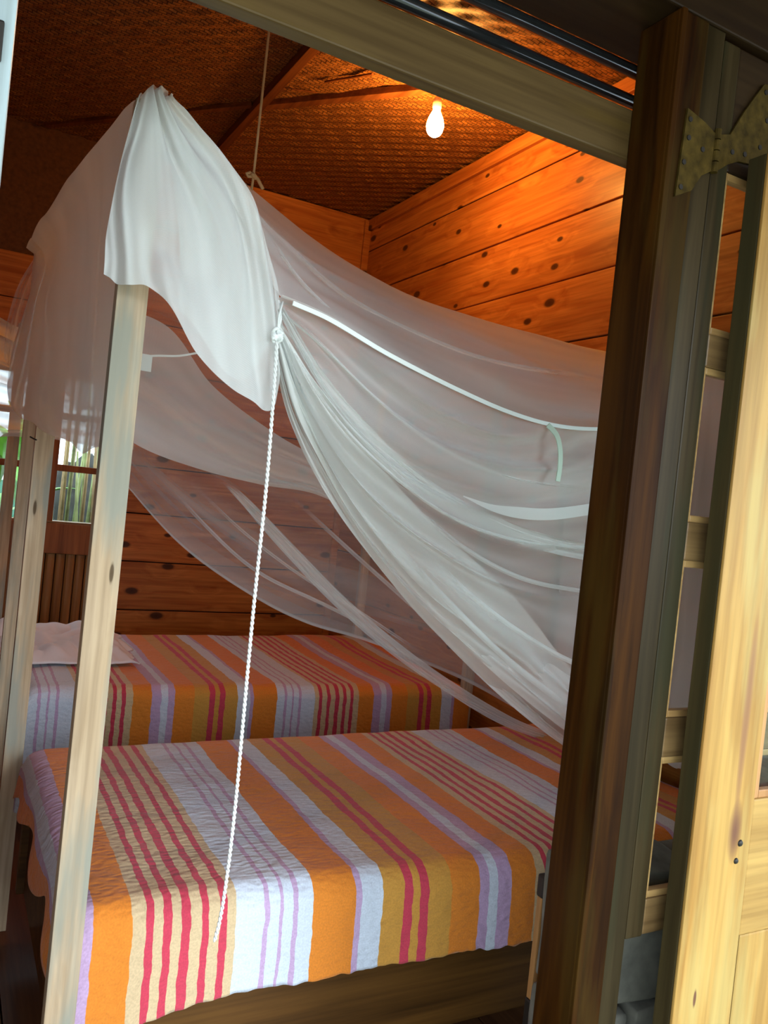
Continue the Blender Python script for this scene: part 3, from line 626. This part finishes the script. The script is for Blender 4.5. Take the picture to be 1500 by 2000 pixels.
# ================================================================== MOSQUITO NETS
def sheet(name, rows, mat, parent, nu=120, nv=80, dens=.3, gather=.0, fold=(0, 0), streak=.0, sfreq=18, seed=0, uvs=1.0, hem=0.0, depth_noise=.0, transpose=False, world=False, fade=(0, 0)):
    """rows: polylines of (px, py, Y); folds run along the rows"""
    rs = []
    for r in rows:
        Yl = r[0][2]; q = []
        for p in r:
            if len(p) > 2: Yl = p[2]
            q.append((p[0], p[1], Yl))
        if world: rs.append(list(r)); continue
        # interpolate unspecified depths linearly between the given ones
        known = [k for k, p in enumerate(r) if len(p) > 2]
        for k in range(len(q)):
            if len(r[k]) < 3:
                a = max(x for x in known if x < k); bb_ = [x for x in known if x > k]
                if bb_:
                    b = bb_[0]; w = (k - a) / (b - a); q[k] = (q[k][0], q[k][1], r[a][2] * (1 - w) + r[b][2] * w)
        rs.append([tuple(atY(*p)) for p in q])
    if transpose: rs = [list(c) for c in zip(*rs)]
    A = np.stack([catmull(r, nu) for r in rs])              # rows x nu x 3
    G = np.stack([catmull(A[:, i, :], nv) if len(rs) > 2 else np.linspace(A[0, i], A[1, i], nv) for i in range(nu)], 1)   # nv x nu x 3
    amp, fr = fold
    sp = np.sqrt((np.gradient(G, axis=0) ** 2).sum(2)) * nv
    ref = np.median(sp)
    D = np.zeros((nv, nu))
    for j in range(nv):
        v = j / (nv - 1)
        for i in range(nu):
            u = i / (nu - 1)
            n0 = noise.noise((u * 2.2, v * 3.0, seed + .5))
            ph = 2 * math.pi * (fr * v + .9 * n0)
            s = math.sin(ph) + .45 * math.sin(2.3 * ph + 1.7 + 3 * noise.noise((u * 1.4, v * 2, seed + 7)))
            G[j, i, 1] += amp * s + depth_noise * noise.noise((u * 4, v * 4, seed + 3))
            G[j, i, 2] += .35 * amp * math.cos(ph)
            st = noise.noise((u * 1.6 + .3 * n0, v * sfreq, seed + 20)) + .6 * noise.noise((u * 2.5, v * sfreq * 2.3, seed + 30))
            g_ = (ref / max(sp[j, i], ref * .12)) ** gather if gather else 1
            D[j, i] = dens * g_ * (1 + streak * st)
            for fd, uu in ((fade[0], u), (fade[1], 1 - u)):
                if fd and uu < fd: q_ = uu / fd; D[j, i] *= q_ * q_ * (3 - 2 * q_)
            if hem:
                if (nv - 1 - j) < max(1, round(hem * nv)): D[j, i] = max(D[j, i], min(.8, dens * 2.0))
    D = np.clip(D, .0 if fade != (0, 0) else .04, .93)
    bm = bmesh.new(); uvl = bm.loops.layers.uv.new('UVMap')
    V = [[bm.verts.new(G[j, i]) for i in range(nu)] for j in range(nv)]
    lu = np.sqrt((np.diff(G[nv // 2], axis=0) ** 2).sum(1)).sum(); lv = np.sqrt((np.diff(G[:, nu // 2], axis=0) ** 2).sum(1)).sum()
    for j in range(nv - 1):
        for i in range(nu - 1):
            f = bm.faces.new((V[j][i], V[j][i + 1], V[j + 1][i + 1], V[j + 1][i]))
            for lp, (a, b) in zip(f.loops, ((j, i), (j, i + 1), (j + 1, i + 1), (j + 1, i))): lp[uvl].uv = (b / nu * lu * uvs, a / nv * lv * uvs)
    o = obj(name, bm, mat, parent, True)
    at = o.data.attributes.new('dens', 'FLOAT', 'POINT'); at.data.foreach_set('value', D.reshape(-1))
    return o
def strip(name, pts, w, mat, parent, n=120, up=(0, 0, 1), th=.0015):
    """flat tape along (px, py, Y) points"""
    P = catmull([tuple(atY(*p)) for p in pts], n); bm = bmesh.new(); prev = None
    for i in range(n):
        d = Vector(P[min(i + 1, n - 1)] - P[max(i - 1, 0)]).normalized(); s = d.cross(Vector((0, 1, 0))).normalized(); t = s.cross(d)
        ww = w(i / (n - 1)) if callable(w) else w
        c = Vector(P[i]); ring = [bm.verts.new(c + s * ww / 2 - t * th), bm.verts.new(c - s * ww / 2 - t * th), bm.verts.new(c - s * ww / 2 + t * th), bm.verts.new(c + s * ww / 2 + t * th)]
        if prev:
            for k in range(4): bm.faces.new((prev[k], prev[(k + 1) % 4], ring[(k + 1) % 4], ring[k]))
        else: bm.faces.new(ring[::-1])
        prev = ring
    bm.faces.new(prev)
    return obj(name, bm, mat, parent)

net = thing('mosquito_net', (.9, 1.9, .58), 'big white mosquito net draped over the nearer bed and tied up to its front post', 'mosquito net', 'mosquito nets')
RIB = [(545, 580, 1.44), (575, 592), (640, 622), (760, 695), (900, 765), (1000, 808), (1085, 832, 1.48), (1165, 840), (1300, 830, 1.5)]
# roof of the net, sagging between the far edge and the taped near edge
sheet('net_roof', [
    [(330, 200, 1.47), (430, 300, 1.7), (490, 366, 2.0), (600, 452, 2.1), (720, 533, 2.2), (850, 592, 2.3), (1000, 642, 2.4), (1100, 668, 2.44), (1180, 684, 2.48), (1300, 705, 2.5)],
    [(335, 205, 1.46), (455, 360, 1.6), (535, 465, 1.7), (640, 548, 1.8), (770, 620, 1.85), (900, 680, 1.9), (1040, 725, 1.95), (1175, 750, 2.0), (1300, 765, 2.0)],
    [(340, 215, 1.45), (470, 430, 1.44)] + RIB], M['net'], net, 150, 70, .46, .12, (.010, 2.0), .35, 6, 1)
# front curtain swept up to the knot: smooth upper part, gathered lower part
C2 = [(541, 645, 1.44), (600, 750), (690, 870), (800, 965), (920, 1030), (1030, 1060), (1140, 1065, 1.55), (1290, 1060, 1.58)]
sheet('side_curtain', [RIB,
    [(541, 630, 1.44), (600, 705), (690, 805), (800, 885), (920, 930), (1020, 945), (1150, 935, 1.5), (1300, 920, 1.5)], C2],
    M['net'], net, 150, 90, .40, .2, (.012, 2.0), .35, 5, 5)
sheet('side_curtain', [C2,
    [(540, 655, 1.44), (590, 780), (680, 925), (800, 1055), (930, 1150), (1040, 1200), (1125, 1225, 1.66), (1270, 1260, 1.75)],
    [(538, 660, 1.44), (582, 800), (668, 965), (785, 1120), (910, 1240), (1020, 1320), (1110, 1380, 1.85), (1240, 1450, 1.95)],
    [(534, 665, 1.44), (572, 810), (655, 985), (768, 1150), (890, 1280), (1000, 1375), (1102, 1452, 2.0), (1200, 1505, 2.1)]],
    M['net'], net, 160, 130, .35, .3, (.013, 2.6), .55, 6, 6)
# thick gathered folds inside the sweep
sheet('gathered_fold', [
    [(544, 640, 1.425), (610, 745), (690, 855), (775, 950), (880, 1050), (1000, 1160), (1110, 1300, 1.75), (1200, 1400, 1.85)],
    [(542, 655, 1.42), (588, 775), (655, 880), (735, 985), (840, 1105), (970, 1250), (1105, 1385, 1.8), (1200, 1470, 1.9)],
    [(538, 665, 1.425), (570, 795), (630, 915), (705, 1030), (810, 1150), (945, 1300), (1100, 1425, 1.85), (1200, 1500, 1.95)]],
    M['net'], net, 130, 50, .80, .2, (.008, 2), .25, 4, 52)
sheet('gathered_fold', [
    [(552, 600, 1.43), (630, 725), (720, 835), (850, 945), (990, 1020), (1150, 1062, 1.53), (1290, 1075, 1.55)],
    [(548, 620, 1.43), (618, 745), (705, 862), (835, 975), (980, 1050), (1140, 1092, 1.55), (1285, 1105, 1.58)]],
    M['net'], net, 120, 26, .5, 0, (.006, 1.5), .35, 4, 55)
sheet('gathered_fold', [
    [(536, 668, 1.43), (578, 815), (650, 950), (745, 1075), (860, 1200), (1000, 1345), (1104, 1440, 1.95), (1180, 1490, 2.0)],
    [(532, 670, 1.43), (566, 815), (634, 960), (725, 1090), (842, 1225), (985, 1365), (1100, 1456, 1.95), (1180, 1505, 2.0)]],
    M['net'], net, 120, 22, .66, 0, (.005, 1.5), .3, 4, 58)
# far curtain with its hem sweeping up to the left
sheet('back_curtain', [
    [(120, 460, 2.47), (300, 530), (490, 575), (700, 610), (900, 645), (1158, 694, 2.5), (1300, 700, 2.5)],
    [(120, 650, 2.47), (300, 760), (450, 850), (650, 930), (850, 970), (1150, 1000, 2.5), (1300, 1010, 2.5)],
    [(150, 800, 2.47), (270, 885), (420, 990), (600, 1090), (800, 1150), (1130, 1230, 2.5), (1280, 1240, 2.5)],
    [(185, 870, 2.47), (246, 948), (360, 1072), (500, 1168), (600, 1216), (720, 1252), (900, 1325), (1100, 1425, 2.5), (1250, 1440, 2.5)]],
    M['net'], net, 150, 130, .24, .0, (.010, 3), .55, 7, 11, hem=.012)
# left end curtain gathered into a swag
sheet('end_curtain', [
    [(205, 590, 1.95), (330, 640), (415, 752), (540, 848), (640, 905), (760, 985), (900, 1110, 2.3), (1010, 1230, 2.35)],
    [(190, 690, 1.95), (300, 760), (410, 850), (530, 905), (640, 945), (740, 1010), (870, 1125, 2.3), (990, 1250, 2.35)],
    [(180, 800, 1.95), (270, 872), (390, 918), (510, 948), (620, 968), (715, 1022), (845, 1140, 2.3), (975, 1270, 2.35)]],
    M['net'], net, 120, 60, .46, .0, (.006, 2), .2, 4, 17)
sheet('end_curtain', [
    [(440, 940, 2.2), (478, 968), (580, 1070), (700, 1190), (850, 1310), (1000, 1400, 2.3), (1100, 1440, 2.3)],
    [(432, 940, 2.2), (456, 968), (545, 1072), (665, 1195), (815, 1315), (975, 1412, 2.3), (1090, 1455, 2.3)]],
    M['net'], net, 100, 24, .48, 0, (.006, 2), .4, 6, 19, fade=(.12, .1))
sheet('end_curtain', [[(2.10, 1.50 + .11 * k, 1.93 + .02 * math.cos(k)), (2.12, 1.50 + .11 * k, 1.4), (2.10, 1.50 + .105 * k, 1.0), (2.06, 1.52 + .10 * k, .62)] for k in range(10)],
    M['net'], net, 50, 90, .62, 0, (.012, 6), .3, 9, 61, world=True)
# single pleats that catch the light
for q, (pl, wd, dn) in enumerate([
        ([(548, 640, 1.428), (640, 790), (740, 900), (880, 1005), (1010, 1052), (1140, 1066, 1.54), (1290, 1070, 1.58)], 7, .5),
        ([(780, 955, 1.45), (900, 1060), (1020, 1125), (1135, 1150, 1.58), (1280, 1170, 1.62)], 9, .42),
        ([(820, 1060, 1.50), (930, 1165), (1040, 1245), (1122, 1290, 1.68), (1250, 1340, 1.75)], 10, .45),
        ([(760, 1040, 1.47), (860, 1150), (980, 1270), (1110, 1372, 1.8), (1200, 1430, 1.85)], 12, .5),
        ([(545, 590, 1.43), (620, 660), (730, 770), (860, 870), (1000, 930), (1150, 952, 1.5)], 6, .3),
        ([(515, 420, 1.62), (590, 500), (680, 575), (800, 640), (960, 700), (1175, 735, 1.97)], 10, .35),
        ([(528, 455, 1.58), (585, 540), (660, 615), (740, 680, 1.5)], 8, .35),
        ([(300, 905, 2.44), (390, 1010), (500, 1110), (640, 1180), (800, 1260, 2.44)], 7, .4),
        ([(360, 925, 2.42), (470, 1030), (580, 1115), (700, 1190), (850, 1290, 2.42)], 6, .4),
        ([(560, 955, 2.40), (640, 1030), (740, 1120), (850, 1215), (1000, 1320, 2.42)], 8, .4)]):
    dn_ = [(p[0] - wd * .55, p[1] + wd * .85) + tuple(p[2:]) for p in pl]
    md_ = [(p[0] - wd * .27, p[1] + wd * .42) + ((p[2] - .006,) if len(p) > 2 else ()) for p in pl]
    sheet('pleat', [pl, md_, dn_], M['net'], net, 70, 10, dn, 0, (0, 0), .15, 3, 70 + q, fade=(.35, .25))
# heavy front drape hanging off the top of the near post
sheet('front_drape', [
    [(276, 186, 1.478), (270, 192, 1.43), (246, 280), (223, 380), (207, 470), (203, 538, 1.40)],
    [(290, 178, 1.478), (282, 181, 1.43), (264, 290), (252, 400), (248, 480), (246, 556, 1.38)],
    [(304, 175, 1.478), (298, 176, 1.422), (300, 300), (304, 420), (308, 500), (312, 570, 1.37)],
    [(316, 177, 1.478), (312, 179, 1.42), (335, 300), (356, 430), (366, 560), (385, 690, 1.38)],
    [(325, 182, 1.478), (322, 185, 1.42), (372, 300), (410, 430), (438, 590), (468, 770, 1.40)],
    [(334, 188, 1.478), (332, 191, 1.43), (408, 300), (460, 420), (500, 600), (530, 800, 1.42)],
    [(340, 195, 1.478), (338, 198, 1.43), (430, 292), (495, 400), (527, 520), (545, 655, 1.43)]],
    M['net'], net, 110, 150, .82, .10, (.008, 3.0), .26, 8, 23, hem=.0)
sheet('front_drape', [
    [(300, 185, 1.46), (330, 300), (345, 420), (352, 520), (350, 600, 1.44)],
    [(320, 190, 1.46), (390, 300), (430, 430), (455, 590), (470, 740, 1.45)],
    [(336, 198, 1.46), (428, 296), (492, 404), (524, 524), (540, 655, 1.44)],
    [(340, 202, 1.46), (432, 300), (500, 412), (534, 536), (556, 690, 1.45)]],
    M['net'], net, 90, 70, .80, .1, (.007, 2.6), .3, 7, 27)
# drape running back from the near post to the far one
sheet('left_drape', [
    [(284, 182, 1.47), (230, 228), (172, 297), (112, 382), (72, 442), (52, 482, 2.46)],
    [(280, 260, 1.47), (230, 330), (180, 400), (130, 460), (100, 496), (76, 505, 2.48)],
    [(262, 420, 1.50), (220, 500), (170, 560), (115, 590), (80, 590), (56, 580, 2.50)],
    [(248, 600, 1.52), (212, 650), (160, 690), (110, 710), (60, 700), (22, 690, 2.50)],
    [(238, 760, 1.54), (212, 800), (170, 820), (112, 822), (60, 800), (16, 780, 2.50)],
    [(228, 862, 1.56), (196, 868), (165, 884), (120, 856), (72, 834), (26, 804, 2.50)]],
    M['net'], net, 110, 130, .54, .0, (.012, 4), .30, 9, 31, transpose=True)
sheet('left_drape', [
    [(180, 300, 2.0), (120, 385), (84, 445), (66, 486, 2.52)],
    [(240, 420, 1.9), (170, 520), (110, 560), (60, 560, 2.52)],
    [(240, 620, 1.9), (165, 655), (110, 720), (40, 700, 2.52)],
    [(236, 790, 1.9), (150, 800), (105, 735), (30, 760, 2.52)]],
    M['net'], net, 70, 70, .42, .0, (.012, 3), .45, 8, 37, transpose=True)
# tapes, tie and knot
strip('edge_tape', [(572, 592, 1.425), (640, 622, 1.43), (760, 693, 1.435), (900, 764, 1.44), (1000, 807, 1.45), (1085, 831, 1.46), (1165, 838, 1.47), (1300, 829, 1.48)], .0085, M['tape'], net)
strip('tie', [(1070, 830, 1.455), (1087, 850, 1.45), (1094, 880, 1.45), (1093, 915, 1.45), (1089, 940, 1.45)], .012, M['greentape'], net, 30)
strip('tie', [(200, 708, 1.9), (250, 700, 1.9), (300, 695, 1.9), (350, 695, 1.9), (392, 688, 1.9)], .0045, M['tape'], net, 30)
box('care_label', atY(266, 722, 1.9) - Vector((0, .001, 0)), atY(298, 694, 1.9) + Vector((0, .001, 0)), M['tape'], net)
sheet('hem_band', [[(905, 968, 1.44), (960, 985), (1010, 990), (1070, 993), (1150, 984, 1.5), (1280, 960, 1.5)], [(905, 970, 1.44), (960, 998), (1010, 1012), (1070, 1016), (1150, 1006, 1.5), (1280, 984, 1.5)]], M['net'], net, 60, 6, .62)
bm = bmesh.new(); k0 = atY(541, 655, 1.415)
random.seed(5)
for k in range(5):
    a = random.uniform(0, 6); pts = [k0 + Vector((.008 * math.cos(a + t), .006 * math.sin(1.7 * t + k), .006 * math.sin(a + t) + .003 * (k - 2))) for t in [i * .45 for i in range(15)]]
    tube(bm, pts, .003, 7)
tube(bm, [k0, k0 + Vector((.004, 0, .03)), k0 + Vector((.002, .005, .06))], .0022, 6); tube(bm, [k0, k0 + Vector((-.001, -.004, .035)), k0 + Vector((.004, .0, .062))], .0018, 6)
obj('knot', bm, M['tape'], net, True)

# second net, bunched over the far bed
net2 = thing('mosquito_net', (.2, 3.6, 1.4), 'second mosquito net bunched above the farther bed, far left by the window', 'mosquito net', 'mosquito nets')
sheet('net_bundle', [
    [(-140, 520, 3.10), (-40, 590), (30, 640), (120, 660), (260, 680, 4.0)],
    [(-140, 620, 3.10), (-40, 690), (40, 740), (130, 760), (260, 770, 4.0)],
    [(-140, 720, 3.12), (-40, 760), (40, 800), (130, 820), (260, 830, 4.0)],
    [(-140, 850, 3.14), (-40, 858), (40, 856), (130, 866), (260, 880, 4.0)]], M['net_old'], net2, 90, 80, .62, 0, (.03, 5), .4, 10, 41)
sheet('net_edge', [
    [(70, 500, 2.98), (35, 560), (12, 640), (8, 700, 3.05)],
    [(110, 520, 3.02), (80, 600), (60, 680), (50, 760, 3.08)]], M['net_old'], net2, 40, 20, .30, 0, (.008, 2), .3, 6, 43)

# pull cord hanging from the knot
bm = bmesh.new()
twisted(bm, [tuple(atY(*p)) for p in ((541, 668, 1.408), (532, 800, 1.405), (520, 950, 1.405), (496, 1180, 1.405), (472, 1440, 1.41), (461, 1560, 1.412), (445, 1700, 1.415), (430, 1795, 1.42), (419, 1838, 1.425))], .0036, .010)
tag(obj('pull_cord', bm, M['cord'], None, True), 'long white braided cord hanging from the knotted net in front of both beds', 'cord')
# string from the ceiling to the net
st = thing('hanging_string', (.607, 2.0, ZC), 'thin tan string with a bow hanging from the ceiling to the net', 'string')
bm = bmesh.new(); pb = atY(495, 345, 2.0); tube(bm, [(pb.x + .004, 2.0, ZC), (pb.x + .002, 2.0, 2.6), pb, pb + Vector((-.002, 0, -.045))], .0032, 8); obj('line', bm, M['string'], st, True)
bm = bmesh.new(); v = Vector
tube(bm, [pb, pb + v((-.012, -.004, .006)), pb + v((-.020, -.004, .001)), pb + v((-.014, -.003, -.004)), pb], .0042, 8)
tube(bm, [pb, pb + v((.010, -.004, -.004)), pb + v((.020, -.005, -.018)), pb + v((.026, -.005, -.026))], .0045, 8)
tube(bm, [pb + v((-.006, -.003, .004)), pb + v((0, -.006, 0)), pb + v((.006, -.003, -.004))], .006, 8)
obj('bow', bm, M['string'], st, True)

# ================================================================== LIGHT BULB
bp = atY(850, 243, 3.05)
lb = thing('light_bulb', (bp.x, bp.y, bp.z), 'bare glowing light bulb hanging from the woven ceiling', 'light bulb')
def emis(name, c, s):
    m, nt, nd = new_mat(name); e = nd('ShaderNodeEmission'); e.inputs[0].default_value = (*c, 1); e.inputs[1].default_value = s
    o = nd('ShaderNodeOutputMaterial'); nt.links.new(e.outputs[0], o.inputs[0]); return m
bm = bmesh.new()
lathe(bm, [(0, -.052), (.014, -.050), (.026, -.042), (.034, -.028), (.0375, -.010), (.036, .006), (.031, .024), (.024, .040), (.018, .052), (.0155, .060), (0, .060)], bp, 24)
bmesh.ops.recalc_face_normals(bm, faces=bm.faces)
obj('glass_bulb', bm, emis('bulb_glow', (1.0, .44, .085), BULB_STRENGTH), lb, True)
bm = bmesh.new(); lathe(bm, [(0, .0602), (.0165, .0602), (.0175, .068), (.019, .069), (.019, .100), (.014, .112), (.006, .118), (0, .118)], bp, 20); obj('socket', bm, M['socket'], lb, True)
bm = bmesh.new(); tube(bm, [(bp.x, bp.y, bp.z + .117), (bp.x, bp.y, max(ZC, bp.z + .13))], .004, 8); obj('flex', bm, M['socket'], lb)

# ================================================================== GARDEN behind the window
structure(box('garden_bed', (-4, 5.0, -.12), (4, 9.5, .78), M['soil']))
gp = tag(box('garden_board', (-.6, 6.5, .78), (.60, 6.54, 1.20), M['teal']), 'teal board standing in the garden outside the back window', 'board')
bm = bmesh.new(); g = []
for i in range(25):
    g.append([bm.verts.new((.62 + 1.4 * i / 24 + .04 * noise.noise((i * .5, j, 1)), 6.9 + .9 * j / 12 + .05 * noise.noise((i, j * .7, 4)), .74 + .66 * math.sin(math.pi * j / 12) * min(1, (i + .3) / 4, (24.3 - i) / 4) * (1 + .35 * noise.noise((i * .45, j * .4, 2))))) for j in range(13)])
for i in range(24):
    for j in range(12): bm.faces.new((g[i][j], g[i + 1][j], g[i + 1][j + 1], g[i][j + 1]))
tag(obj('soil_mound', bm, M['soil'], None, True), 'dark soil mound behind the canes outside the right window pane', 'soil')
random.seed(3)
cl = thing('cane_clump', (.95, 5.9, .78), 'clump of upright canes outside the right window pane', 'plant')
for i in range(44):
    X = .64 + .022 * i + random.uniform(-.02, .02); Y = random.uniform(5.6, 6.7); X *= Y / 5.9
    h = random.uniform(.6, 1.5); lean = random.uniform(-.07, .07)
    bm = bmesh.new(); tube(bm, [(X, Y, .76), (X + lean * .5, Y, .78 + h / 2), (X + lean, Y, .78 + h)], [.015, .012, .007], 8)
    obj('cane', bm, M['cane'] if random.random() < .6 else M['drycane'], cl, True)
def leaf_mesh(L, W, bend):
    bm = bmesh.new(); n = 10; rows = []
    for i in range(n + 1):
        t = i / n; w = W * math.sin(math.pi * min(1, t * .93 + .05)) ** .8; z = L * (t - bend * t * t); x = L * bend * 1.2 * t * t
        rows.append([bm.verts.new((x, -w / 2, z + .10 * w)), bm.verts.new((x, 0, z)), bm.verts.new((x, w / 2, z + .10 * w))])
    for a, b in zip(rows, rows[1:]):
        for q in range(2): bm.faces.new((a[q], a[q + 1], b[q + 1], b[q]))
    return bm
spots = [(.27, 5.6, 7, .45, 'broad-leaved plant outside the window, leftmost pane'), (.46, 5.9, 7, .5, 'broad-leaved plant outside the window between the two back posts'), (.60, 5.3, 2, .22, 'small plant with one broad leaf outside the window in front of the canes'), (.50, 6.75, 5, .75, 'tall broad-leaved plant outside the window in front of the left side of the soil mound')]
for (X, Y, nl, sc, lab) in spots:
    t = thing('leafy_plant', (X, Y, .78), lab, 'plant', 'garden plants')
    for q in range(nl):
        bm = leaf_mesh(sc * random.uniform(.8, 1.2), sc * random.uniform(.24, .34), random.uniform(.2, .5))
        rot = Matrix.Rotation(q * 0.9 + random.uniform(-.3, .3), 3, 'Z'); base = Vector((X, Y, .80 + .16 * sc * q))
        for vv in bm.verts: vv.co = rot @ vv.co + base
        obj('leaf', bm, M['leaf'], t, True)
    bm = bmesh.new(); tube(bm, [(X, Y, .76), (X, Y, .8 + .16 * sc * nl)], .010, 8); obj('stem', bm, M['cane'], t, True)
